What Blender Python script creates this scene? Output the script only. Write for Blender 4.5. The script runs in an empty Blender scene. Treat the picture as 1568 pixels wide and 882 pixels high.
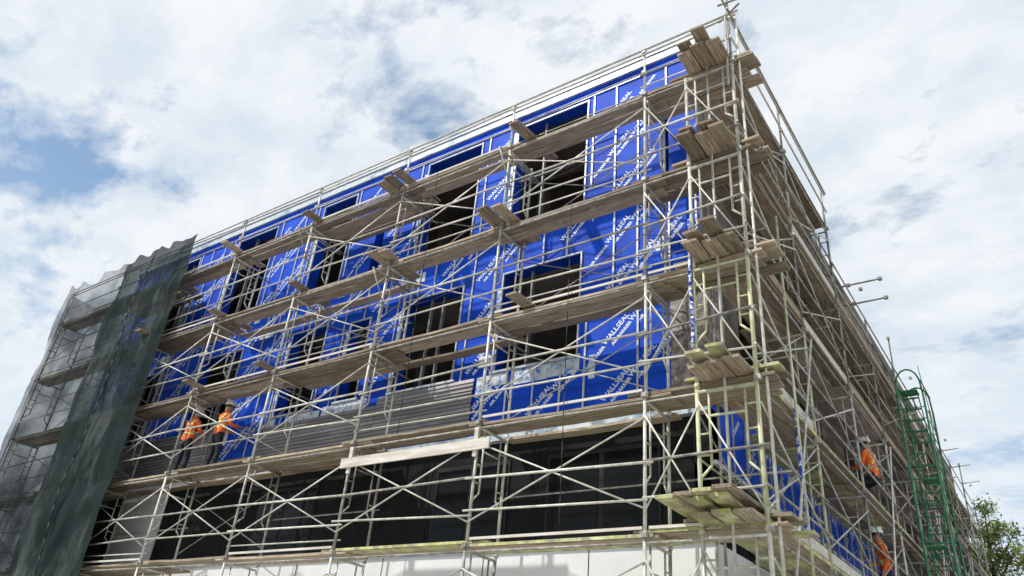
import bpy, math, random
from mathutils import Vector, Matrix
random.seed(7)
S=bpy.context.scene
S.view_settings.view_transform='Standard'; S.view_settings.look='None'; S.view_settings.exposure=0

# ------------------------------------------------------------ materials
def newmat(name):
    m=bpy.data.materials.new(name); m.use_nodes=True
    nt=m.node_tree; b=nt.nodes['Principled BSDF']
    return m,nt,b
def N(nt,t,**k):
    n=nt.nodes.new(t)
    for a,v in k.items(): setattr(n,a,v)
    return n
def noisy(name,c1,c2,scale=3,rough=.7,metal=0,stretch=(1,1,1),detail=6,lo=.35,hi=.65,rnd=0,bump=0,c3=None,s3=.8,lo3=.55,hi3=.7,spec=.5,bd=.02):
    m,nt,b=newmat(name); L=nt.links.new
    tc=N(nt,'ShaderNodeTexCoord'); mp=N(nt,'ShaderNodeMapping'); mp.inputs['Scale'].default_value=stretch
    L(tc.outputs['Object'],mp.inputs[0])
    vec=mp.outputs[0]
    if rnd:
        at=N(nt,'ShaderNodeAttribute',attribute_name='rnd')
        sc=N(nt,'ShaderNodeVectorMath',operation='ADD')
        mu=N(nt,'ShaderNodeMath',operation='MULTIPLY'); mu.inputs[1].default_value=37
        L(at.outputs['Fac'],mu.inputs[0]); L(vec,sc.inputs[0]); L(mu.outputs[0],sc.inputs[1]); vec=sc.outputs[0]
    nz=N(nt,'ShaderNodeTexNoise'); nz.inputs['Scale'].default_value=scale; nz.inputs['Detail'].default_value=detail; nz.inputs['Roughness'].default_value=.65
    L(vec,nz.inputs['Vector'])
    cr=N(nt,'ShaderNodeValToRGB'); cr.color_ramp.elements[0].position=lo; cr.color_ramp.elements[1].position=hi
    cr.color_ramp.elements[0].color=(*c1,1); cr.color_ramp.elements[1].color=(*c2,1)
    L(nz.outputs['Fac'],cr.inputs[0]); out=cr.outputs[0]
    if c3:
        n3=N(nt,'ShaderNodeTexNoise'); n3.inputs['Scale'].default_value=s3; n3.inputs['Detail'].default_value=8; n3.inputs['Roughness'].default_value=.7
        L(tc.outputs['Object'],n3.inputs['Vector'])
        r3=N(nt,'ShaderNodeMapRange'); r3.inputs[1].default_value=lo3; r3.inputs[2].default_value=hi3
        L(n3.outputs['Fac'],r3.inputs[0])
        mx=N(nt,'ShaderNodeMixRGB'); mx.inputs[2].default_value=(*c3,1); L(r3.outputs[0],mx.inputs[0]); L(out,mx.inputs[1]); out=mx.outputs[0]
    if rnd:
        mr=N(nt,'ShaderNodeMapRange'); mr.inputs[3].default_value=1-rnd; mr.inputs[4].default_value=1+rnd
        L(at.outputs['Fac'],mr.inputs[0])
        vm=N(nt,'ShaderNodeVectorMath',operation='SCALE'); L(out,vm.inputs[0]); L(mr.outputs[0],vm.inputs['Scale']); out=vm.outputs[0]
    L(out,b.inputs['Base Color'])
    b.inputs['Roughness'].default_value=rough; b.inputs['Metallic'].default_value=metal; b.inputs['Specular IOR Level'].default_value=spec
    if bump:
        bp=N(nt,'ShaderNodeBump'); bp.inputs['Strength'].default_value=bump; bp.inputs['Distance'].default_value=bd
        L(nz.outputs['Fac'],bp.inputs['Height']); L(bp.outputs[0],b.inputs['Normal'])
    return m

M={}
M['steel']=noisy('galvanised_steel',(.44,.43,.36),(.76,.75,.67),6,.42,.1,rnd=.22,c3=(.28,.18,.10),s3=9,lo3=.60,hi3=.74)
M['steeldark']=noisy('aged_steel',(.20,.19,.16),(.52,.51,.46),7,.5,.1,rnd=.3,c3=(.20,.10,.05),s3=6,lo3=.57,hi3=.70)
M['steellime']=noisy('lime_painted_steel',(.46,.49,.25),(.70,.71,.54),5,.5,.05,rnd=.15,c3=(.28,.25,.14),s3=8)
M['woodx']=noisy('weathered_plank_x',(.19,.145,.10),(.50,.43,.33),7,.88,0,(.35,6,6),rnd=.38,bump=.3,c3=(.60,.57,.48),s3=3,lo3=.6,hi3=.8,spec=.2)
M['woody']=noisy('weathered_plank_y',(.17,.13,.09),(.46,.39,.30),7,.88,0,(6,.35,6),rnd=.38,bump=.3,c3=(.56,.52,.43),s3=3,lo3=.6,hi3=.8,spec=.2)
M['woodlime']=noisy('lime_marked_plank',(.40,.43,.12),(.58,.59,.36),4,.8,0,rnd=.2,c3=(.30,.26,.18),s3=4,lo3=.45,hi3=.57)
M['board']=noisy('pale_board',(.50,.46,.39),(.76,.73,.66),3,.8,0,(.5,4,4),c3=(.25,.21,.17),s3=5,lo3=.62,hi3=.75)
M['blue']=noisy('blue_membrane',(.002,.058,.50),(.003,.090,.78),1.6,.6,0,bump=.5,c3=(.001,.028,.30),s3=.7,lo3=.5,hi3=.75,spec=.18,bd=.05)
M['blue2']=noisy('blue_membrane_lap',(.002,.040,.36),(.003,.060,.52),2.5,.6,0,spec=.2)
M['sheath']=noisy('grey_brown_sheathing',(.12,.105,.085),(.24,.21,.175),1.4,.9,c3=(.04,.036,.032),s3=.9,lo3=.5,hi3=.6)
M['text']=noisy('white_print',(.55,.68,.86),(.82,.88,.94),2,.5)
M['flash']=noisy('foil_flashing',(.45,.55,.66),(.82,.86,.88),5,.4,.1,c3=(.04,.18,.7),s3=6,lo3=.52,hi3=.6)
M['furr']=noisy('zinc_furring',(.36,.41,.48),(.62,.65,.69),5,.4,.2)
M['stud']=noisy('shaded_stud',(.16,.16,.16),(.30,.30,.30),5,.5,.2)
M['dark']=noisy('charcoal_panel',(.012,.013,.014),(.024,.025,.026),.8,.9,spec=.08)
M['frame']=noisy('black_window_frame',(.012,.012,.014),(.03,.03,.033),3,.5,spec=.2)
M['white']=noisy('white_render',(.70,.72,.72),(.80,.81,.80),.7,.7,c3=(.62,.63,.62),s3=.6,lo3=.5,hi3=.8)
M['siding']=noisy('grey_lap_siding',(.22,.215,.225),(.36,.35,.365),2,.55,.1,(.4,1,1),rnd=.18)
M['stone']=noisy('mottled_panel',(.10,.075,.06),(.42,.40,.38),9,.9,0,bump=.5,c3=(.75,.75,.73),s3=8,lo3=.58,hi3=.66)
M['conc']=noisy('concrete',(.20,.19,.18),(.32,.31,.29),1.5,.9)
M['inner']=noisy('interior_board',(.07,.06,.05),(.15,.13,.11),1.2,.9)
M['flashroof']=noisy('parapet_flashing',(.50,.57,.63),(.70,.75,.78),2,.4,.1,(1,1,1),c3=(.30,.38,.48),s3=2.5,lo3=.50,hi3=.60)
M['green']=noisy('green_painted_steel',(.02,.17,.07),(.06,.33,.14),6,.5,.1,rnd=.2,c3=(.12,.12,.08),s3=5,lo3=.58)
M['gravel']=noisy('pale_bounce_gravel',(.22,.20,.17),(.36,.33,.29),4,.9)  # out-of-view ground, made pale to bounce light onto the plank undersides
M['pave']=noisy('pavement_concrete',(.32,.31,.29),(.44,.43,.41),2,.9)
M['orange']=noisy('hi_vis_orange',(.85,.13,.012),(1,.20,.03),9,.7)
M['stripe']=noisy('reflective_yellow',(.75,.8,.12),(.85,.88,.35),9,.5)
M['jeans']=noisy('dark_workwear',(.012,.014,.02),(.03,.033,.045),9,.9)
M['skin']=noisy('skin',(.35,.19,.12),(.45,.26,.17),9,.6)
M['boot']=noisy('boots',(.06,.035,.02),(.1,.06,.03),9,.7)
M['helmet']=noisy('helmet_white',(.76,.76,.72),(.84,.84,.82),5,.3)
M['hair']=noisy('dark_hair',(.01,.008,.006),(.03,.02,.015),30,.8)
M['hose']=noisy('blue_hose',(.01,.05,.5),(.7,.75,.8),14,.4,lo=.5,hi=.52)
M['cable']=noisy('black_cable',(.01,.01,.012),(.03,.03,.03),9,.6)
M['bark']=noisy('bark',(.06,.045,.03),(.14,.11,.08),8,.95,bump=.5)
M['leaf']=noisy('leaves',(.06,.11,.015),(.22,.28,.05),1.2,.6,rnd=.5)
m,nt,b=newmat('dark_glass'); b.inputs['Base Color'].default_value=(.006,.007,.008,1); b.inputs['Roughness'].default_value=.12
b.inputs['Specular IOR Level'].default_value=.15; M['glass']=m

def netmat(name,col1,col2,op_lo,op_hi,scale):
    m,nt,b=newmat(name); L=nt.links.new
    tc=N(nt,'ShaderNodeTexCoord')
    n1=N(nt,'ShaderNodeTexNoise'); n1.inputs['Scale'].default_value=scale; n1.inputs['Detail'].default_value=12; n1.inputs['Roughness'].default_value=.66
    mp=N(nt,'ShaderNodeMapping'); mp.inputs['Scale'].default_value=(1.2,1,.5); L(tc.outputs['Object'],mp.inputs[0]); L(mp.outputs[0],n1.inputs['Vector'])
    cr=N(nt,'ShaderNodeValToRGB'); e=cr.color_ramp.elements
    e[0].position=.50; e[0].color=(*col1,1); e[1].position=.85; e[1].color=(*col2,1); L(n1.outputs['Fac'],cr.inputs[0])
    L(cr.outputs[0],b.inputs['Base Color']); b.inputs['Roughness'].default_value=.95; b.inputs['Specular IOR Level'].default_value=.05
    n2=N(nt,'ShaderNodeTexNoise'); n2.inputs['Scale'].default_value=1.0; n2.inputs['Detail'].default_value=8; L(tc.outputs['Object'],n2.inputs['Vector'])
    mr=N(nt,'ShaderNodeMapRange'); mr.inputs[1].default_value=.40; mr.inputs[2].default_value=.62; mr.inputs[3].default_value=op_hi; mr.inputs[4].default_value=op_lo
    L(n2.outputs['Fac'],mr.inputs[0])
    sp=N(nt,'ShaderNodeSeparateXYZ'); L(tc.outputs['Object'],sp.inputs[0])
    hr=N(nt,'ShaderNodeMapRange'); hr.inputs[1].default_value=8.5; hr.inputs[2].default_value=5.5; hr.inputs[3].default_value=0; hr.inputs[4].default_value=.2; L(sp.outputs[2],hr.inputs[0])
    ad=N(nt,'ShaderNodeMath',operation='ADD'); ad.use_clamp=True; L(mr.outputs[0],ad.inputs[0]); L(hr.outputs[0],ad.inputs[1]); L(ad.outputs[0],b.inputs['Alpha'])
    return m
M['net']=netmat('dense_green_net',(.020,.031,.031),(.15,.17,.17),.84,.93,.9)
M['netlight']=netmat('light_green_net',(.012,.018,.020),(.05,.065,.07),.38,.70,1.4)

# ------------------------------------------------------------ mesh builder
class MB:
    def __init__(s): s.v=[];s.f=[];s.m=[];s.r=[];s.sm=[];s.mats=[]
    def mi(s,k):
        if k not in s.mats: s.mats.append(k)
        return s.mats.index(k)
    def add(s,vs,fs,mat,smooth=False,r=None):
        o=len(s.v); s.v+= [tuple(x) for x in vs]; k=s.mi(mat); r=random.random() if r is None else r
        for f in fs: s.f.append([o+i for i in f]); s.m.append(k); s.r.append(r); s.sm.append(smooth)
    def tube(s,a,b,r,mat='steel',n=7,r2=None):
        a=Vector(a);b=Vector(b);d=b-a
        if d.length<1e-5:return
        d.normalize(); u=d.orthogonal().normalized(); w=d.cross(u); r2=r if r2 is None else r2
        vs=[a+(u*math.cos(2*math.pi*i/n)+w*math.sin(2*math.pi*i/n))*r for i in range(n)]+[b+(u*math.cos(2*math.pi*i/n)+w*math.sin(2*math.pi*i/n))*r2 for i in range(n)]
        fs=[(i,(i+1)%n,n+(i+1)%n,n+i) for i in range(n)]
        s.add(vs,fs,mat,True); o=len(s.v)-2*n; k=s.mi(mat)
        s.f.append([o+i for i in reversed(range(n))]); s.f.append([o+n+i for i in range(n)])
        for _ in range(2): s.m.append(k); s.r.append(.5); s.sm.append(False)
    def box(s,x0,x1,y0,y1,z0,z1,mat,r=None):
        vs=[(x0,y0,z0),(x1,y0,z0),(x1,y1,z0),(x0,y1,z0),(x0,y0,z1),(x1,y0,z1),(x1,y1,z1),(x0,y1,z1)]
        s.add(vs,[(0,3,2,1),(4,5,6,7),(0,1,5,4),(1,2,6,5),(2,3,7,6),(3,0,4,7)],mat,r=r)
    def beam(s,a,b,w,t,mat,side=None):
        a=Vector(a);b=Vector(b);d=(b-a).normalized(); up=Vector((0,0,1))
        if abs(d.z)>.95: up=Vector((0,1,0))
        sd=d.cross(up).normalized(); up=sd.cross(d).normalized()
        vs=[]
        for p in (a,b):
            for (i,j) in ((-1,-1),(1,-1),(1,1),(-1,1)): vs.append(p+sd*i*w/2+up*j*t/2)
        s.add(vs,[(0,1,2,3),(7,6,5,4),(0,4,5,1),(1,5,6,2),(2,6,7,3),(3,7,4,0)],mat)
    def obj(s,name,parent=None):
        me=bpy.data.meshes.new(name); me.from_pydata(s.v,[],s.f)
        for k in s.mats: me.materials.append(M[k])
        me.polygons.foreach_set('material_index',s.m); me.polygons.foreach_set('use_smooth',s.sm)
        at=me.attributes.new('rnd','FLOAT','FACE'); at.data.foreach_set('value',s.r)
        me.update(); o=bpy.data.objects.new(name,me); S.collection.objects.link(o)
        if parent: o.parent=parent
        return o
def empty(name):
    e=bpy.data.objects.new(name,None); e.empty_display_size=.3; S.collection.objects.link(e); return e

# ------------------------------------------------------------ building
WY=10.7; WX=-4.15; XL=-24.6; YB=42.0
Bd=empty('commercial_building')
def wall(mb,axis,a0,a1,z0,z1,ops,pos,depth,mat,inner='inner',alt=None):
    A=sorted(set([a0,a1]+[c for o in ops for c in o[:2]])); Z=sorted(set([z0,z1]+([8.62] if alt else [])+[c for o in ops for c in o[2:]]))
    P=(lambda a,z,d:(a,pos+d,z)) if axis=='x' else (lambda a,z,d:(pos-d,a,z))
    for i in range(len(A)-1):
        for j in range(len(Z)-1):
            ca=(A[i]+A[i+1])/2; cz=(Z[j]+Z[j+1])/2
            if any(o[0]<ca<o[1] and o[2]<cz<o[3] for o in ops): continue
            fm=alt if (alt and cz>7.5) else mat
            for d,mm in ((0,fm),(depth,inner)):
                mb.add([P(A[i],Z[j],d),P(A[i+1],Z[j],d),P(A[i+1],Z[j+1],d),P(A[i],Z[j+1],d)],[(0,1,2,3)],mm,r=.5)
    for (p,q,r,t) in ops:
        for (s0,s1) in (((p,r),(q,r)),((q,r),(q,t)),((q,t),(p,t)),((p,t),(p,r))):
            mb.add([P(*s0,0),P(*s1,0),P(*s1,depth),P(*s0,depth)],[(0,1,2,3)],'blue2' if (mat=='blue' and not alt) else (alt or mat),r=.5)
stacks=[(-8.45,-6.62),(-11.2,-9.55),(-15.05,-13.8),(-18.9,-17.1),(-22.5,-20.9)]
opsL=[]
for a,b_ in stacks: opsL+= [(a,b_,7.55,9.75),(a,b_,11.0,13.75)]
opsL+=[(-4.88,-4.74,10.6,13.2),(-12.75,-12.45,11.0,13.0),(-12.9,-12.3,7.6,9.6)]
mb=MB()
wall(mb,'x',XL,WX,6.2,14.02,opsL,WY,.28,'blue')
mb.obj('front_blue_wall',Bd)
opsR=[]
y=12.3
while y<40:
    opsR+= [(y,y+1.7,7.5,9.7),(y,y+1.7,11.0,13.6)]; y+=3.6
mb=MB()
wall(mb,'y',WY,YB,5.35,14.02,opsR,WX,.28,'blue',alt='sheath')
mb.obj('side_wall',Bd)
def clipspan(x0,x1,z0,z1,ops):
    segs=[(x0,x1)]
    for o in ops:
        if z1<=o[2]-.05 or z0>=o[3]+.05: continue
        ns=[]
        for s0,s1 in segs:
            if o[1]<=s0 or o[0]>=s1: ns.append((s0,s1)); continue
            if o[0]>s0: ns.append((s0,o[0]-.05))
            if o[1]<s1: ns.append((o[1]+.05,s1))
        segs=ns
    return segs
mb=MB()
for z in (6.95,8.3,9.9,10.75,12.2,13.35):
    x=XL+.1
    while x<WX-.1:
        x2=min(WX-.02,x+random.uniform(2.2,5)); zz=z+random.uniform(-.12,.12)
        for s0,s1 in clipspan(x,x2-.01,zz,zz+.06,opsL):
            if s1-s0>.15: mb.beam((s0,WY-.0015,zz),(s1,WY-.0015,zz+random.uniform(-.02,.02)),.002,random.uniform(.03,.07),'blue2')
        x=x2
for i in range(26):
    x=random.uniform(XL+.5,WX-.9); z=random.uniform(6.5,13.5); w=random.uniform(.15,.55); h=random.uniform(.08,.3)
    if clipspan(x,x+w,z,z+h,opsL)==[(x,x+w)]: mb.box(x,x+w,WY-.0062,WY-.0045,z,z+h,random.choice(['flash','blue2','text']))
mb.obj('membrane_laps',Bd)
mb=MB()
mb.box(XL-.05,WX+.02,WY-.02,WY+.35,14.02,14.09,'blue')
mb.box(XL-.05,WX+.06,WY-.07,WY+.35,14.093,14.29,'flashroof')
mb.box(XL-.05,WX+.09,WY-.10,WY+.40,14.293,14.325,'furr')
mb.box(WX-.35,WX+.06,WY+.42,YB,14.02,14.30,'sheath')
mb.box(XL,WX+.01,WY-.03,WY-.002,13.86,13.90,'furr')
mb.box(XL,WX+.01,WY-.035,WY-.002,6.2,6.28,'flashroof')
mb.box(XL,WX,WY-.09,WY+.2,6.10,6.197,'flashroof')
mb.obj('parapet_and_trim',Bd)
mb=MB()
def furr(axis,a,z0,z1,ops):
    segs=[(z0,z1)]
    for o in ops:
        if o[0]-.03<a<o[1]+.03:
            ns=[]
            for s0,s1 in segs:
                if o[3]<=s0 or o[2]>=s1: ns.append((s0,s1)); continue
                if o[2]>s0: ns.append((s0,o[2]-.02))
                if o[3]<s1: ns.append((o[3]+.02,s1))
            segs=ns
    for s0,s1 in segs:
        if s1-s0<.1: continue
        if axis=='x': mb.box(a-.018,a+.018,WY-.028,WY-.0065,s0,s1,'furr')
        else: mb.box(WX+.002,WX+.028,a-.018,a+.018,s0,s1,'furr')
a=WX-.09
while a>XL:
    z=6.3
    while z<13.8:
        z2=min(13.84,z+random.choice([1.9,2.4,3.1]))
        if random.random()<.88: furr('x',a+random.uniform(-.015,.015),z+.01,z2-.01,opsL)
        z=z2
    a-=random.uniform(.46,.64)
a=WY+.3
while a<YB: furr('y',a,5.4,7.4,[]); a+=.61
for o in opsL:
    a,b_,z0,z1=o
    if b_-a<.5: continue
    for x in (a-.04,b_+.008): mb.box(x,x+.032,WY-.034,WY+.02,z0-.04,z1+.04,'furr')
    mb.box(a-.005,b_+.005,WY-.032,WY+.03,z1+.003,z1+.035,'furr'); mb.box(a-.1,b_+.1,WY-.06,WY+.04,z0-.045,z0-.003,'flashroof')
    n=int((b_-a)/.75)
    for i in range(1,n+1):
        x=a+(b_-a)*i/(n+1)+random.uniform(-.12,.12)
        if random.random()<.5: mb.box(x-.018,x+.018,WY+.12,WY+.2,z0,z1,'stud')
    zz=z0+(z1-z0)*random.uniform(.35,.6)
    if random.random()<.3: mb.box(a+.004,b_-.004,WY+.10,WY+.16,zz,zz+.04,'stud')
mb.obj('furring_and_window_frames',Bd)
mb=MB()
for o in opsL:
    a,b_,z0,z1=o
    if b_-a<.5: continue
    x=a-random.uniform(.2,.5)
    while x<b_+.3:
        w=random.uniform(.35,.8); h=random.uniform(.22,.48)
        mb.box(x,min(x+w,b_+.4),WY-.014-random.uniform(0,.006),WY-.003,z0-.06-h,z0-.06,'flash'); x+=w+.004+(random.uniform(.1,.4) if random.random()<.3 else 0)
    if random.random()<.8: mb.box(a-.15,a-.05,WY-.010,WY-.003,z0+random.uniform(0,.8),z1-random.uniform(.0,.5),'flash')
mb.box(-4.75,WX+.02,WY-.06,WY-.004,6.30,8.61,'stone')
mb.box(WX+.022,WX+.06,WY-.06,WY+.7,6.30,8.61,'stone')
mb.obj('flashing_tape_and_stone_panel',Bd)
def textmesh(body,size):
    c=bpy.data.curves.new('print','FONT'); c.body=body; c.size=size; c.align_x='CENTER'; c.align_y='CENTER'; c.resolution_u=1; c.offset=.004
    o=bpy.data.objects.new('tmp',c); S.collection.objects.link(o)
    dg=bpy.context.evaluated_depsgraph_get(); me=bpy.data.meshes.new_from_object(o.evaluated_get(dg))
    v=[p.co.copy() for p in me.vertices]; f=[list(p.vertices) for p in me.polygons]
    bpy.data.objects.remove(o); bpy.data.meshes.remove(me); return v,f
T1=textmesh('WALLSEAL',.145); T2=textmesh('AIR BARRIER',.095)
mb=MB()
ca,sa=math.cos(math.radians(47)),math.sin(math.radians(47))
def place(T,axis,a,z,off,ops,a0,a1,z0,z1):
    vs=[]
    for p in T[0]:
        q0=p.x; q1=p.y+off
        vs.append((a+q0*ca-q1*sa, z+q0*sa+q1*ca))
    mn=min(v[0] for v in vs);mx=max(v[0] for v in vs);mnz=min(v[1] for v in vs);mxz=max(v[1] for v in vs)
    if mn<a0 or mx>a1 or mnz<z0 or mxz>z1: return
    for o in ops:
        if mx>o[0]-.02 and mn<o[1]+.02 and mxz>o[2]-.05 and mnz<o[3]+.02: return
    if axis=='x': mb.add([(x,WY-.0035,zz) for x,zz in vs],T[1],'text')
    else: mb.add([(WX+.0035,x,zz) for x,zz in vs],T[1],'text')
k=0
a=-25.0
while a<WX+2:
    z=6.4+ (k%3)*.36+random.uniform(-.04,.04)
    while z<14:
        place(T1,'x',a,z,.08,opsL,XL,WX-.05,6.3,13.84); place(T2,'x',a+.0,z,-.075,opsL,XL,WX-.05,6.3,13.84)
        z+=1.08
    a+=.52; k+=1
a=11; k=0
while a<20:
    z=5.8+(k%2)*.42
    while z<8:
        place(T1,'y',a,z,.065,[],WY+.75,30,5.4,7.45); place(T2,'y',a,z,-.06,[],WY+.75,30,5.4,7.45); z+=.98
    a+=.75;k+=1
mb.obj('membrane_print',Bd)
mb=MB()
mb.box(-18.6,WX,WY+.05,WY+.3,4.15,6.1,'dark')
mb.box(-20.6,-18.6,WY,WY+.3,0,6.1,'white')
mb.box(XL,-20.6,WY,WY+.3,0,6.1,'dark')
mb.box(-18.6,WX+.0,WY-.03,WY+.3,.3,4.14,'white')
mb.box(-18.6,WX+.03,WY-.08,WY+.02,4.141,4.19,'flashroof')
for x in (-6.2,-8.25,-10.6,-13,-15.4): mb.box(x-.008,x+.008,WY-.034,WY-.028,.3,4.13,'dark')
x=-18.3
while x<WX-.2:
    mb.box(x,x+.012,WY+.035,WY+.052,4.2,6.09,'frame'); x+=1.22
for (a,b_) in ((-7.1,-5.0),(-9.6,-7.9),(-14.8,-12.9)):
    mb.box(a,b_,WY+.02,WY+.045,4.3,5.75,'frame')
    n=max(2,int((b_-a)/.7)); w=(b_-a)/n
    for i in range(n): mb.box(a+i*w+.05,a+(i+1)*w-.05,WY+.008,WY+.018,4.38,5.67,'glass')
mb.box(WX-.3,WX-.05,WY+.05,YB,4.15,5.34,'dark')
mb.box(WX-.3,WX+.03,WY+.05,YB,.3,4.14,'white')
mb.box(WX-.02,WX+.07,WY,YB,5.28,5.345,'flashroof')
y=12.2
while y<38:
    mb.box(WX-.045,WX-.02,y,y+1.8,4.3,5.2,'frame'); mb.box(WX-.018,WX-.01,y+.06,y+1.74,4.36,5.14,'glass'); y+=3.6
mb.box(XL,WX-.0,WY+.3,YB,0,.3,'conc')
mb.obj('lower_storey',Bd)
mb=MB()
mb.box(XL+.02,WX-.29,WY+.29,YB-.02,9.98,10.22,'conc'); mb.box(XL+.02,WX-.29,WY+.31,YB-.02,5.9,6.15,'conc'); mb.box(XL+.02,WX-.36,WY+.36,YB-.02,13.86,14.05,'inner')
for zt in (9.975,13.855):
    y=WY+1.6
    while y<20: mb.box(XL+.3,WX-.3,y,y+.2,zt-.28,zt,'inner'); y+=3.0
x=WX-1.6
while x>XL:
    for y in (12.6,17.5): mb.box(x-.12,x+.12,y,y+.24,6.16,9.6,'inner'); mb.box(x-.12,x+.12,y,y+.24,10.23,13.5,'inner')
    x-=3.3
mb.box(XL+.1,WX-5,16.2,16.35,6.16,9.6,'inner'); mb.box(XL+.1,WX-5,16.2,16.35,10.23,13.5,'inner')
mb.box(XL,XL+.25,WY+.01,YB,.3,14.02,'sheath'); mb.box(XL,WX-.3,YB-.01,YB+.2,.3,14.02,'white')
mb.obj('floor_slabs_and_interior',Bd)
mb=MB()
def siding(x0,x1,z0,z1):
    z=z0
    while z<z1:
        xs=[x0]
        while xs[-1]<x1-1.2: xs.append(min(x1,xs[-1]+random.uniform(1.2,3.2)))
        xs[-1]=x1
        for p,q in zip(xs[:-1],xs[1:]):
            j=random.uniform(-.015,.015)
            vs=[(p+.003+j*(p==x0),WY-.062,z),(q-.003+j*(q==x1),WY-.062,z),(q-.003+j*(q==x1),WY-.034,z+.082),(p+.003+j*(p==x0),WY-.034,z+.082),(p+.003,WY-.03,z),(q-.003,WY-.03,z)]
            mb.add(vs,[(0,1,2,3),(4,5,1,0),(0,3,4),(1,5,2)],'siding')
        z+=.085
siding(-11.55,-8.93,6.30,7.42); siding(-15.35,-11.56,6.3,7.25); siding(-16.9,-15.37,6.3,6.6); siding(-24.5,-16.91,6.3,7.5)
mb.obj('lap_siding',Bd)

# ------------------------------------------------------------ scaffolding
LV=[4,6,8,10,12]
def frame(mb,p_out,p_in,z0,z1,mat,r=.027):
    o=Vector((*p_out,0)); i=Vector((*p_in,0)); d=(i-o).normalized(); W=(i-o).length
    jx=random.uniform(-.012,.012)
    Z=lambda p,z:Vector((p.x+jx,p.y,z))
    for p in (o,i): mb.tube(Z(p,z0),Z(p,z1),r,mat); mb.tube(Z(p,z0-.03),Z(p,z0+.05),r*1.35,mat)
    mb.tube(Z(o,z1-.08),Z(i,z1-.08),r*.85,mat)
    a=o+d*.17; c=i-d*.17
    for p,q in ((a,o),(c,i)):
        mb.tube(Z(p,z1-.08),Z(p,z1-1.15),r*.6,mat)
        mb.tube(Z(p,z1-1.15),Z(q,z1-1.32),r*.6,mat)
        for zz in (.35,.7,1.0): mb.tube(Z(p,z1-zz),Z(q,z1-zz),r*.5,mat,5)
    mb.tube(Z(a,z1-.45),Z(c,z1-.45),r*.6,mat)
def xbrace(mb,p,q,z0,mat='steeldark',r=.0125):
    mb.tube((*p,z0+.35),(*q,z0+1.65),r,mat,5); mb.tube((*p,z0+1.65),(*q,z0+.35),r,mat,5)
def coupler(mb,p,mat='steeldark'):
    x,y,z=p; mb.box(x-.04,x+.04,y-.04,y+.04,z-.035,z+.035,mat)
OY,IY=9.5,10.3; OX,IX=-3.0,-3.85
XS=[-4.66,-7.72,-10.7,-13.75,-16.8,-19.85,-22.9,-26.15]
YS=[9.5,12.25,15.3,18.35,21.4,24.45,27.5,30.55,33.6,36.6]
SA=empty('scaffolding'); mb=MB()
for x in XS:
    for k in range(6):
        frame(mb,(x,OY),(x,IY),2*k,2*k+2,'steel' if random.random()<.75 else 'steeldark')
    mb.tube((x,OY,12),(x,OY,13.2+random.uniform(-.05,.1)),.023,'steel')
    for z in LV+[13.1,12.55]: coupler(mb,(x,OY-.02,z+.0))
nodes=[-3.0]+XS
for a,b_ in zip(nodes[:-1],nodes[1:]):
    for k in range(1,6):
        if a>-4: continue
        if random.random()<.85: xbrace(mb,(a,OY-.03),(b_,OY-.03),2*k,'steel',.015)
        if random.random()<.4: xbrace(mb,(a,IY+.02),(b_,IY+.02),2*k,'steeldark')
    for z in [2]+LV:
        for h,rr in ((.5,.018),(1.02,.020)):
            j=random.uniform(-.06,.06)
            mb.tube((a+.15*random.random(),OY-.045,z+h+j),(b_-.15*random.random(),OY-.045,z+h-j*.7),rr,'steel' if random.random()<.7 else 'steeldark')
        if random.random()<.45: mb.tube((a+.1,IY+.04,z+.95),(b_-.1,IY+.04,z+.95),.015,'steeldark')
        if random.random()<.35: mb.tube((a+.1,OY+.03,z+.22),(b_-.1,OY+.03,z+.25),.014,'steel')
        mb.tube((a,OY,z-.1),(b_,OY,z-.1),.018,'steeldark')
mb.tube((-2.8,OY-.05,13.12),(-26.3,OY-.05,13.12),.021,'steel')
for x in XS[:-1]:
    for z in (7.7,11.7):
        mb.tube((x+.1,OY-.1,z),(x+.1,WY-.05,z+.02),.02,'steeldark')
for (x,z) in ((-7.6,11.6),(-10.6,9.6),(-13.6,11.6)):
    mb.tube((x,9.0,z),(x,10.4,z),.02,'steeldark')
    mb.tube((x,9.0,z),(x,9.5,z-.7),.016,'steeldark')
mb.obj('front_frames',SA)
mb=MB()
def platX(mb,x0,x1,z,n,y0=9.53,lime=False):
    for i in range(n):
        e0=random.uniform(.08,.42); e1=random.uniform(.08,.42); y=y0+.125+i*.265
        mat='woodlime' if lime and random.random()<.6 else 'woodx'
        xm=(x0+x1)/2; sg=random.uniform(.005,.035); ya=y+random.uniform(-.02,.02); yb=y+random.uniform(-.02,.02); za=z+random.uniform(-.004,.016); r0=random.random()
        n0=len(mb.r)
        mb.beam((x0-e0,ya,za),(xm,(ya+yb)/2,za-sg),.24,.045,mat); mb.beam((xm+.0005,(ya+yb)/2,za-sg),(x1+e1,yb,za),.24,.045,mat)
        for q in range(n0,len(mb.r)): mb.r[q]=r0
    if lime: mb.box(x0-.1,x1+.1,y0-.012,y0-.002,z-.02,z+.024,'woodlime')
for z in LV:
    for i,(a,b_) in enumerate(zip(nodes[:-1],nodes[1:])):
        n=3 if (i==0 or random.random()<.45) else 2
        platX(mb,b_,a,z+(.0 if i%2 else .052),n,lime=(z==4 and i<3) )
        if random.random()<.3: platX(mb,b_+.1,a-.1,z+.02,1,y0=IY+.06)
        if random.random()<.45: mb.box(b_+.05,a-.05,OY-.002+.0,OY+.022,z+.08,z+.12,'board')
def crossplank(mb,x,z,y0,y1,w=.235,mat='woody',skew=0):
    mb.beam((x,y0,z+random.uniform(0,.02)),(x+skew,y1,z),w,.045,mat)
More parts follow.
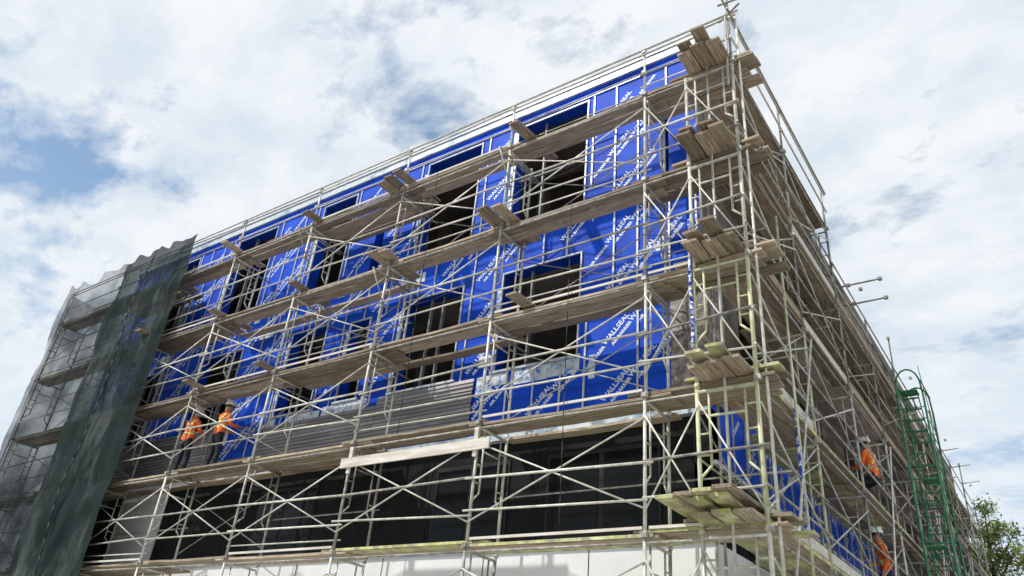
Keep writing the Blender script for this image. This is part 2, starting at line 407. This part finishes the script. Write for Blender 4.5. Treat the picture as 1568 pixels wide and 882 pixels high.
for x,z,n in ((-7.5,10.1,2),(-7.9,10.13,1),(-10.5,12.1,3),(-10.6,10.1,2),(-13.6,12.1,1),(-13.5,10.1,1),(-16.7,12.1,1),(-7.3,12.1,1),(-7.0,8.1,1),(-16.5,8.1,1),(-13.9,8.1,1),(-19.6,10.1,1),(-16.6,10.1,1)):
    for i in range(n): crossplank(mb,x-.3*i,z,9.05+random.uniform(-.15,.12),10.35,skew=random.uniform(-.1,.1))
mb.obj('front_planks',SA)

SB=empty('scaffolding'); mb=MB()
for j,y in enumerate(YS):
    top=6 if j<3 else 5
    for k in range(top):
        mt='steellime' if (j<3 and k<4 and random.random()<.6) else ('steel' if random.random()<.6 else 'steeldark')
        frame(mb,(OX,y),(IX,y),2*k,2*k+2,mt,.031 if j==0 else .026)
    mb.tube((OX,y,2*top),(OX,y,2*top+1.15+random.uniform(-.05,.25)),.022,'steeldark')
    for z in LV: coupler(mb,(OX+.02,y,z))
mb.tube((OX,9.5,12),(OX,9.5,13.75),.024,'steeldark')
mb.tube((OX-.06,9.44,11.4),(OX-.04,9.46,13.2),.022,'steeldark')
mb.tube((OX-.15,9.42,13.42),(OX+.22,9.52,13.5),.02,'steeldark'); mb.tube((OX-.2,9.6,13.18),(OX+.25,9.4,13.22),.02,'steeldark'); mb.tube((OX,9.2,13.3),(OX,9.9,13.25),.02,'steeldark')
for j,(a,b_) in enumerate(zip(YS[:-1],YS[1:])):
    lv=[4,6,8,10]+([12] if j<2 else [])
    for k in range(1,len(lv)+1):
        xbrace(mb,(OX+.03,a),(OX+.03,b_),2*k,'steel' if j<2 else 'steeldark',.014); xbrace(mb,(IX-.02,a),(IX-.02,b_),2*k)
    for z in lv:
        for h in (.5,1.02):
            mb.tube((OX+.045,a-.1,z+h+random.uniform(-.03,.03)),(OX+.045,b_+.1,z+h+random.uniform(-.03,.03)),.018,'steeldark' if random.random()<.6 else 'steel')
        mb.tube((OX,a,z-.1),(OX,b_,z-.1),.018,'steeldark')
        mb.tube((IX,a,z+.95),(IX,b_,z+.95),.015,'steeldark')
    if j%2==0:
        mb.tube((OX+.06,a,2.1),(OX+.06,b_+.2,7.9),.02,'steel')
mb.tube((OX+.05,9.3,13.12),(OX+.05,15.5,13.1),.021,'steeldark')
for z,y in ((11.35,16.9),(11.05,17.3)): mb.tube((-3.9,y,z),(-2.25,y,z),.022,'steeldark'); coupler(mb,(-2.3,y,z)); coupler(mb,(OX,y,z))
for y in (21.4,27.5,33.6): mb.tube((-4.0,y+.1,9.7),(-2.6,y+.1,9.75),.02,'steeldark'); mb.tube((OX,y+.05,9.5),(OX+.02,y+.05,12),.022,'steeldark')
for y,z in ((33.6,11.9),(36.6,12.1),(30.55,11.6)): mb.tube((OX-.3,y,z),(OX+.4,y,z+.05),.02,'steeldark')
for (x,y,z0,z1,mt) in ((-3.0,9.95,0,12.9,'steeldark'),(-3.85,10.25,0,12.5,'steeldark'),(-2.93,11.0,0,9.6,'steellime'),(-3.45,9.5,2,12.6,'steel'),(-2.9,9.6,2,13.3,'steel')):
    mb.tube((x,y,z0),(x,y,z1),.022,mt)
for k in range(1,6):
    mb.tube((-3.0,9.47,2*k+.2),(-3.85,9.47,2*k+1.8),.013,'steel'); mb.tube((-4.66,9.47,2*k+.3),(-3.85,9.47,2*k+1.7),.013,'steel')
    mb.tube((-3.85,9.47,2*k+.3),(-4.66,9.47,2*k+1.7),.013,'steel')
    mb.tube((-3.0,9.5,2*k+.2),(-3.0,12.25,2*k+1.9),.015,'steeldark')
mb.obj('side_frames',SB)
mb=MB()
for j,(a,b_) in enumerate(zip(YS[:-1],YS[1:])):
    lv=[4,6,8,10]+([12] if j<2 else [])
    for z in lv:
        for i in range(4):
            if i==3 and j==0: continue
            mat='woodlime' if (z<8 and j<3 and random.random()<.3) else 'woody'
            x=-3.15-i*.265
            y0=a-random.uniform(.1,.35) if j else 8.92+random.uniform(-.1,.14)
            mb.beam((x+random.uniform(-.015,.015),y0,z+.1+(.045 if j%2 else 0)+random.uniform(0,.012)),(x+random.uniform(-.02,.02),b_+random.uniform(.1,.35),z+.1+(.045 if j%2 else 0)),.24,.045,mat)
        if z<8 and j<4: mb.box(OX-.0,OX+.012,a,b_,z+.07,z+.13,'woodlime')
        if random.random()<.6: mb.box(OX-.02,OX+.004,a+.1,b_-.1,z+.15,z+.3,'board' if random.random()<.4 else 'woody')
for z in LV:
    for i in range(2): mb.beam((-3.9-random.uniform(0,.3),9.68+.28*i,z+.17),(-2.66+random.uniform(-.08,.05),9.66+.28*i+random.uniform(-.06,.06),z+.175),.235,.045,'woodlime' if z<8 and random.random()<.5 else 'woodx')
    for i in range(2): mb.beam((-3.3-.33*i,8.75+random.uniform(-.12,.15),z+.215+random.uniform(0,.01)),(-3.3-.33*i+random.uniform(-.12,.12),10.6,z+.222),.23,.045,'woodlime' if z<8 and random.random()<.6 else 'woody')
for i in range(4): mb.beam((-3.2-.28*i,8.5+.08*i,4.27),(-3.2-.28*i,10.2,4.27),.235,.045,'woodlime' if i%2 else 'woody')
mb.obj('side_planks',SB)

mb=MB(); mb.box(-10.85,-7.4,9.40,9.435,5.5,5.68,'board'); mb.box(-10.7,-10.62,9.435,9.475,5.4,5.9,'board'); mb.box(-7.75,-7.67,9.435,9.475,5.4,5.9,'board')
mb.obj('timber_board')
mb=MB()
def hose(pts,r=.03,mat='hose'):
    for p,q in zip(pts[:-1],pts[1:]): mb.tube(p,q,r,mat,6)
hose([(-3.87+.01*math.sin(i),9.44,6.6+i*.25) for i in range(10)]); hose([(-2.95,11.0+.02*math.sin(i),4.3+i*.2) for i in range(10)])
mb.obj('hose')
mb=MB()
def sagline(p,q,sag,r=.007,n=14):
    p=Vector(p);q=Vector(q); hose([p.lerp(q,i/n)-Vector((0,0,sag*4*(i/n)*(1-i/n))) for i in range(n+1)],r,'cable')
sagline((-4.7,9.4,11.2),(-7.7,9.4,10.9),.35); sagline((-7.72,9.42,9.1),(-10.7,9.42,8.9),.3); sagline((-3.0,9.4,9.0),(-4.66,9.4,8.8),.25); sagline((-9.6,9.4,12.0),(-9.5,9.4,6.0),0); sagline((-13.8,9.4,9.0),(-16.8,9.4,9.2),.3); sagline((-6.1,9.45,10.0),(-6.0,9.45,4.2),0)
mb.obj('power_cable')

# ladder tower
mb=MB(); gx0,gx1,gy0,gy1=-2.85,-2.25,20.2,21.5
for x in (gx0,gx1):
    for y in (gy0,gy1): mb.tube((x,y,0),(x,y,9.7),.025,'green')
z=.4
while z<9.6:
    mb.tube((gx0,gy0,z),(gx1,gy0,z),.013,'green',5)
    if int(z/.3)%3==0:
        mb.tube((gx0,gy1,z),(gx1,gy1,z),.011,'green',5)
        for x in (gx0,gx1): mb.tube((x,gy0,z),(x,gy1,z),.011,'green',5)
    z+=.3
for k in range(5):
    z0=.3+k*1.9
    a,b_=(gy0,gy1) if k%2 else (gy1,gy0)
    for x in (gx0+.12,gx1-.12): mb.tube((x,a,z0),(x,b_,z0+1.9),.014,'green')
    for i in range(8):
        f=(i+.5)/8; y=a+(b_-a)*f; mb.box(gx0+.12,gx1-.12,y-.04,y+.04,z0+1.9*f-.008,z0+1.9*f+.008,'green')
    mb.box(gx0+.1,gx1-.1,b_-.2,b_+.2,z0+1.885,z0+1.91,'green')
    for x in (gx0,gx1): mb.tube((x,a,z0+.8),(x,b_,z0+2.6),.010,'green',5)
for y in (gy0,gy1):
    pr=None
    for i in range(9):
        t=math.pi*i/8; p=((gx0+gx1)/2-(gx1-gx0)/2*math.cos(t),y,9.7+.75*math.sin(t)**.6)
        if pr: mb.tube(pr,p,.022,'green')
        pr=p
mb.tube((gx0,gy0,10.1),(gx0,gy1,10.1),.015,'green'); mb.tube((gx1,gy0,10.1),(gx1,gy1,10.1),.015,'green')
mb.obj('ladder_tower')

# ------------------------------------------------------------ safety net
from mathutils import noise
NE=empty('safety_net')
def net(name,x0,x1,mat,z0,ztop,yb,amp,nx=80,nz=140,left=False):
    vs=[];fs=[]
    for j in range(nz+1):
        for i in range(nx+1):
            s=i/nx; x=x0+(x1-x0)*s; t=j/nz
            zt=ztop(x); z=z0+(zt-z0)*t
            n=noise.noise((x*.7,z*.45,3)); n2=noise.noise((x*2.5,z*1.2,8)); n3=noise.noise((x*5+z*1.5,z*2.2,5))
            w=abs(math.sin((z)/2*math.pi))**.5
            xx=x+ (0.26*w*(1-s)**3 if left else 0)+.06*n2+((.16*n+.10*w-.05)*s**3)
            y=yb-.05-amp*abs(n)-.06*n2-.02*n3-.02*math.sin(x*6+n*8)-.08*w
            vs.append((xx,y,z+ .05*n2))
    for j in range(nz):
        for i in range(nx):
            a=j*(nx+1)+i; fs.append((a,a+1,a+nx+2,a+nx+1))
    mb=MB(); mb.add(vs,fs,mat,True); return mb.obj(name,NE)
net('dense_net',-22.4,-18.75,'net',1.0,lambda x:13.15+.08*math.sin(x*1.7)+.04*math.sin(x*6)+.05*max(0,x+19.9),9.38,.25)
net('light_net',-26.3,-22.2,'netlight',1.0,lambda x:13.15+.1*math.sin(x*2.1)+.1*math.cos(x*5),9.43,.2,left=True)
mb=MB()
pts=[]
for j in range(31):
    z=1+12.1*j/30; pts.append((-20.7+.05*math.sin(z*2),9.10-.06*math.sin(z*1.3),z))
for p,q in zip(pts[:-1],pts[1:]): mb.tube(p,q,.016,'cable')
vs=[];fs=[]
for j in range(41):
    for i in range(11):
        z=1+12.1*j/40; y=9.45+i*.22; vs.append((-26.3+.07*noise.noise((y*2,z,1)),y,z))
for j in range(40):
    for i in range(10):
        a=j*11+i; fs.append((a,a+1,a+12,a+11))
mb.add(vs,fs,'netlight',True)
mb.obj('net_seam_and_end',NE)

# ------------------------------------------------------------ workers
def worker(loc,heading,pose,lean=0.0,orange='orange',drop=0.0):
    E=empty('construction_worker')
    def tl(p,l=1):
        x,y,z=p; dz=z-.93; a=lean*l; return (x,y+dz*math.sin(a)-drop*.4,.93-drop+dz*math.cos(a))
    V=[];R=[];Ed=[];Lb=[]
    def v(p,r,par=None,lab='orange'):
        V.append(Vector(p)); R.append(r); i=len(V)-1
        if par is not None: Ed.append((par,i)); Lb.append(lab)
        return i
    pel=v(tl((0,0,.93)),(.155,.12))
    sp=v(tl((0,0,1.10)),(.15,.115),pel,orange); ch=v(tl((0,0,1.28)),(.17,.125),sp,orange); up=v(tl((0,0,1.40)),(.13,.09),ch,orange)
    nk=v(tl((0,.01,1.50)),(.055,.055),up,'skin'); h1=v(tl((0,.03,1.57)),(.075,.085),nk,'skin'); h2=v(tl((0,.03,1.66)),(.08,.095),h1,'skin')
    for s,key in ((-1,'L'),(1,'R')):
        el,wr=pose[key]
        sh=v(tl((s*.19,0,1.39)),(.068,.065),up,orange)
        e=v(tl((s*el[0],el[1],el[2])),(.05,.05),sh,orange); w=v(tl((s*wr[0],wr[1],wr[2])),(.036,.036),e,orange)
        d=(V[w]-V[e]).normalized()
        hp=v(V[w]+d*.07,(.038,.022),w,'skin')
        sd=d.cross(Vector((0,0,1))); sd=sd.normalized() if sd.length>.01 else Vector((1,0,0)); pn=sd.cross(d).normalized()
        for f,(o,l) in enumerate(((-.03,.07),(-.01,.085),(.01,.08),(.03,.062))):
            k=v(V[hp]+d*.035+sd*o,(.010,.010),hp,'skin'); k2=v(V[k]+d*l*.55-pn*l*.1,(.009,.009),k,'skin'); v(V[k2]+d*l*.3-pn*l*.4,(.008,.008),k2,'skin')
        k=v(V[w]+d*.04-s*sd*.04,(.011,.011),hp,'skin'); v(V[k]+d*.035-s*sd*.025-pn*.01,(.009,.009),k,'skin')
    for s,key in ((-1,'l'),(1,'r')):
        kn,an=pose[key]
        hip=v((s*.095,-drop*.4,.86-drop),(.10,.10),pel,'jeans'); k=v((s*kn[0],kn[1]+drop*.75,kn[2]-drop*.15),(.068,.068),hip,'jeans'); a=v((s*an[0],an[1],an[2]),(.05,.052),k,'jeans')
        he=v((s*an[0],an[1]-.02,.05),(.045,.045),a,'boot'); v((s*(an[0]+.02),an[1]+.16,.04),(.045,.036),he,'boot')
    me=bpy.data.meshes.new('b'); me.from_pydata([tuple(x) for x in V],Ed,[]); ob=bpy.data.objects.new('b',me); S.collection.objects.link(ob)
    ob.modifiers.new('s','SKIN'); sd_=ob.modifiers.new('d','SUBSURF'); sd_.levels=2; sd_.render_levels=2
    for i,r in enumerate(R): me.skin_vertices[0].data[i].radius=r
    me.skin_vertices[0].data[0].use_root=True
    dg=bpy.context.evaluated_depsgraph_get(); bm=bpy.data.meshes.new_from_object(ob.evaluated_get(dg)); bpy.data.objects.remove(ob)
    names=[orange,'skin','jeans','boot','stripe']
    bm.materials.clear()
    for n_ in names: bm.materials.append(M[n_])
    for p in bm.polygons:
        c=p.center; best=9;lab=orange
        for (a,b_),l in zip(Ed,Lb):
            A=V[a];B=V[b_];t=max(0,min(1,(c-A).dot(B-A)/(B-A).length_squared)); dd=(c-(A+(B-A)*t)).length-(R[a][0]*(1-t)+R[b_][0]*t)
            if dd<best: best=dd;lab=l
        cz=c.z+drop
        if lab==orange and cz<.98 and abs(c.x)<.2: lab='jeans' if cz<.9 else orange
        if lab==orange and abs(c.x)<.2:
            a=cz
            if 1.06<a<1.115: lab='stripe'
            if a>1.12 and abs(abs(c.x)-(abs(a-1.25)*.75+.02))<.028: lab='stripe'
        p.material_index=names.index(lab); p.use_smooth=True
    body=bpy.data.objects.new('body',bm); S.collection.objects.link(body); body.parent=E
    mb=MB(); hc=Vector(tl((0,.03,1.65)))
    def ell(c,r,mat,n=14,m_=8,t0=0,t1=math.pi):
        vs=[];fs=[]
        for j in range(m_+1):
            t=t0+(t1-t0)*j/m_
            for i in range(n):
                a=2*math.pi*i/n; vs.append((c[0]+r[0]*math.sin(t)*math.cos(a),c[1]+r[1]*math.sin(t)*math.sin(a),c[2]+r[2]*math.cos(t)))
        for j in range(m_):
            for i in range(n): fs.append((j*n+i,(j+1)*n+i,(j+1)*n+(i+1)%n,j*n+(i+1)%n))
        mb.add(vs,fs,mat,True)
    ell(hc+Vector((0,-.012,.01)),(.086,.098,.10),'hair',t1=1.9)
    ell(hc+Vector((0,0,.03)),(.120,.142,.12),'helmet',t1=math.pi/2)
    ell(hc+Vector((0,.03,.029)),(.127,.178,.012),'helmet')
    mb.box(hc.x-.01,hc.x+.01,hc.y-.12,hc.y+.13,hc.z+.10,hc.z+.155,'helmet')
    for s in (-1,1):
        ell(hc+Vector((s*.082,0,-.02)),(.014,.022,.032),'skin',8,6); ell(hc+Vector((s*.032,.083,-.005)),(.013,.01,.008),'hair',8,6)
    ell(hc+Vector((0,.10,-.03)),(.014,.022,.024),'skin',8,6); ell(hc+Vector((0,.086,-.065)),(.024,.008,.006),'boot',8,6)
    o=mb.obj('head_and_helmet',E)
    E.location=loc; E.rotation_euler=(0,0,heading)
stand={'l':((.11,.03,.48),(.12,-.02,.10)),'r':((.12,.06,.48),(.15,.02,.10))}
low=dict(stand,L=((.24,.08,1.13),(.18,.31,1.10)),R=((.25,.09,1.14),(.19,.32,1.18)))
idle=dict(stand,L=((.24,-.02,1.12),(.23,.10,.89)),R=((.24,.03,1.13),(.20,.26,1.08)))
worker((-17.2,9.95,6.08),.1,low,.10)
worker((-15.95,9.95,6.08),-.1,low,.12)
worker((-3.20,17.0,6.17),math.radians(75),low,.12,drop=.30)
worker((-3.18,16.75,4.17),math.radians(110),idle,.10,drop=.26)

# ------------------------------------------------------------ tree
mb=MB(); base=Vector((-3.5,44.5,0))
mb.tube(base,base+Vector((.1,0,4)),.26,'bark',10,.2); mb.tube(base+Vector((.1,0,4)),base+Vector((0,.1,10.2)),.2,'bark',9,.06)
tips=[]
for i in range(25):
    a=i*2.4; z=4.5+i*.27; s=base+Vector((.05,0,z)); L_=random.uniform(1.5,2.7)*(1-.018*i)
    m1=s+Vector((math.cos(a)*L_*.5,math.sin(a)*L_*.5,.7)); e=s+Vector((math.cos(a)*L_,math.sin(a)*L_,1.1+random.random()*1.2))
    mb.tube(s,m1,.07,'bark',6,.045); mb.tube(m1,e,.045,'bark',5,.015); tips+=[e,m1]
    for q in range(3):
        e2=m1+Vector((random.uniform(-1,1),random.uniform(-1,1),random.uniform(.4,1.4))); mb.tube(m1,e2,.025,'bark',4,.008); tips.append(e2)
for t in tips:
    n=random.randint(50,140); rr=random.uniform(.3,.65); sh=random.random()
    for _ in range(n):
        p=t+Vector((random.gauss(0,rr*.5),random.gauss(0,rr*.5),random.gauss(0,rr*.42)))
        u=Vector((random.gauss(0,1),random.gauss(0,1),random.gauss(0,.6))).normalized(); w=u.orthogonal().normalized(); l=random.uniform(.06,.12)
        mb.add([p-u*l,p+w*l*.5,p+u*l,p-w*l*.5],[(0,1,2,3)],'leaf',r=min(1,max(0,sh*.6+random.random()*.4)))
mb.obj('tree')

# ------------------------------------------------------------ ground
mb=MB(); mb.box(-900,900,-900,900,-.5,-.15,'gravel'); mb.obj('ground')
mb=MB(); mb.box(-60,1.5,3.2,70,-.149,-.004,'pave'); mb.obj('pavement')

# ------------------------------------------------------------ sky + sun
el=math.radians(50); sv=Vector((-.50,-.75,0)).normalized()
rot=math.atan2(sv.x,sv.y)
W=bpy.data.worlds.new('World'); S.world=W; W.use_nodes=True; nt=W.node_tree; L=nt.links.new
bg=nt.nodes['Background']
sky=N(nt,'ShaderNodeTexSky',sky_type='NISHITA'); sky.sun_disc=False; sky.sun_elevation=el; sky.sun_rotation=rot; sky.air_density=1; sky.dust_density=.6
tc=N(nt,'ShaderNodeTexCoord'); sx=N(nt,'ShaderNodeSeparateXYZ'); L(tc.outputs['Generated'],sx.inputs[0])
mx=N(nt,'ShaderNodeMath',operation='MAXIMUM'); mx.inputs[1].default_value=0; L(sx.outputs[2],mx.inputs[0])
ad=N(nt,'ShaderNodeMath',operation='ADD'); ad.inputs[1].default_value=.22; L(mx.outputs[0],ad.inputs[0])
dx=N(nt,'ShaderNodeMath',operation='DIVIDE'); dy=N(nt,'ShaderNodeMath',operation='DIVIDE')
L(sx.outputs[0],dx.inputs[0]);L(ad.outputs[0],dx.inputs[1]);L(sx.outputs[1],dy.inputs[0]);L(ad.outputs[0],dy.inputs[1])
cb=N(nt,'ShaderNodeCombineXYZ'); L(dx.outputs[0],cb.inputs[0]);L(dy.outputs[0],cb.inputs[1])
def nz(scale,detail,rough,dist,off,stretch=(1,1,1),rz=0):
    mp=N(nt,'ShaderNodeMapping'); mp.inputs['Location'].default_value=off; mp.inputs['Scale'].default_value=stretch; mp.inputs['Rotation'].default_value=(0,0,rz)
    L(cb.outputs[0],mp.inputs[0]); n=N(nt,'ShaderNodeTexNoise'); n.inputs['Scale'].default_value=scale; n.inputs['Detail'].default_value=detail; n.inputs['Roughness'].default_value=rough; n.inputs['Distortion'].default_value=dist
    L(mp.outputs[0],n.inputs['Vector']); return n.outputs['Fac']
def mth(op,a,b,c=None,clamp=False):
    n=N(nt,'ShaderNodeMath',operation=op); n.use_clamp=clamp
    for i,x in enumerate((a,b,c)):
        if x is None: continue
        if isinstance(x,(int,float)): n.inputs[i].default_value=x
        else: L(x,n.inputs[i])
    return n.outputs[0]
big=nz(1.5,3,.5,0,(3.1,1.2,0)); fine=nz(6.5,12,.6,.15,(.4,5.2,0),(1,1.35,1),.5)
dens=mth('ADD',mth('MULTIPLY',big,.5),mth('MULTIPLY',fine,.75))
def hole(cx,cy,rad,amt):
    d=N(nt,'ShaderNodeVectorMath',operation='DISTANCE'); d.inputs[1].default_value=(cx,cy,0); L(cb.outputs[0],d.inputs[0])
    r_=N(nt,'ShaderNodeMapRange'); r_.interpolation_type='SMOOTHSTEP'; r_.inputs[1].default_value=0; r_.inputs[2].default_value=rad; r_.inputs[3].default_value=amt; r_.inputs[4].default_value=0; L(d.outputs['Value'],r_.inputs[0]); return r_.outputs[0]
dens=mth('ADD',dens,.035)
dens=mth('SUBTRACT',dens,hole(-1.17,.30,.26,.21))
mr=N(nt,'ShaderNodeMapRange'); mr.inputs[1].default_value=.47; mr.inputs[2].default_value=.62; mr.inputs[3].default_value=.0; mr.inputs[4].default_value=1; L(dens,mr.inputs[0])
sh=nz(4.6,10,.58,.1,(7,2,0),(1,1.35,1),.5)
cr=N(nt,'ShaderNodeValToRGB'); e=cr.color_ramp.elements; e[0].position=.32;e[0].color=(.66,.76,.86,1);e[1].position=.60;e[1].color=(.91,.945,.975,1); L(sh,cr.inputs[0])
sc=N(nt,'ShaderNodeVectorMath',operation='SCALE'); sc.inputs['Scale'].default_value=.15; L(sky.outputs[0],sc.inputs[0])
lift=N(nt,'ShaderNodeMixRGB'); lift.inputs[0].default_value=.3; L(sc.outputs[0],lift.inputs[1]); lift.inputs[2].default_value=(.40,.62,.84,1)
mix=N(nt,'ShaderNodeMixRGB'); L(mr.outputs[0],mix.inputs[0]); L(lift.outputs[0],mix.inputs[1]); L(cr.outputs[0],mix.inputs[2])
hz=N(nt,'ShaderNodeMapRange'); hz.inputs[1].default_value=.05; hz.inputs[2].default_value=.50; hz.inputs[3].default_value=.75; hz.inputs[4].default_value=0; L(sx.outputs[2],hz.inputs[0])
mix2=N(nt,'ShaderNodeMixRGB'); L(hz.outputs[0],mix2.inputs[0]); L(mix.outputs[0],mix2.inputs[1]); mix2.inputs[2].default_value=(.68,.80,.91,1)
L(mix2.outputs[0],bg.inputs[0]); bg.inputs[1].default_value=1.0
sd=bpy.data.lights.new('sun','SUN'); sd.energy=3.6; sd.angle=math.radians(1.5); sd.color=(1,.955,.88)
so=bpy.data.objects.new('sun',sd); S.collection.objects.link(so)
dirv=Vector((sv.x*math.cos(el),sv.y*math.cos(el),math.sin(el))); so.rotation_euler=dirv.to_track_quat('Z','Y').to_euler(); so.location=dirv*60

# ------------------------------------------------------------ camera
cd=bpy.data.cameras.new('camera'); co=bpy.data.objects.new('camera',cd); S.collection.objects.link(co); S.camera=co
cd.sensor_width=36; cd.lens=36*1163/1568; cd.clip_end=3000; cd.clip_start=.05
r=Vector((.8186,.5684,.0859)).normalized(); f=Vector((-.5292,.6871,.4969)).normalized(); u=r.cross(f).normalized(); r=f.cross(u).normalized()
mt=Matrix((( r.x,u.x,-f.x,0),(r.y,u.y,-f.y,0),(r.z,u.z,-f.z,1.65),(0,0,0,1))); co.matrix_world=mt
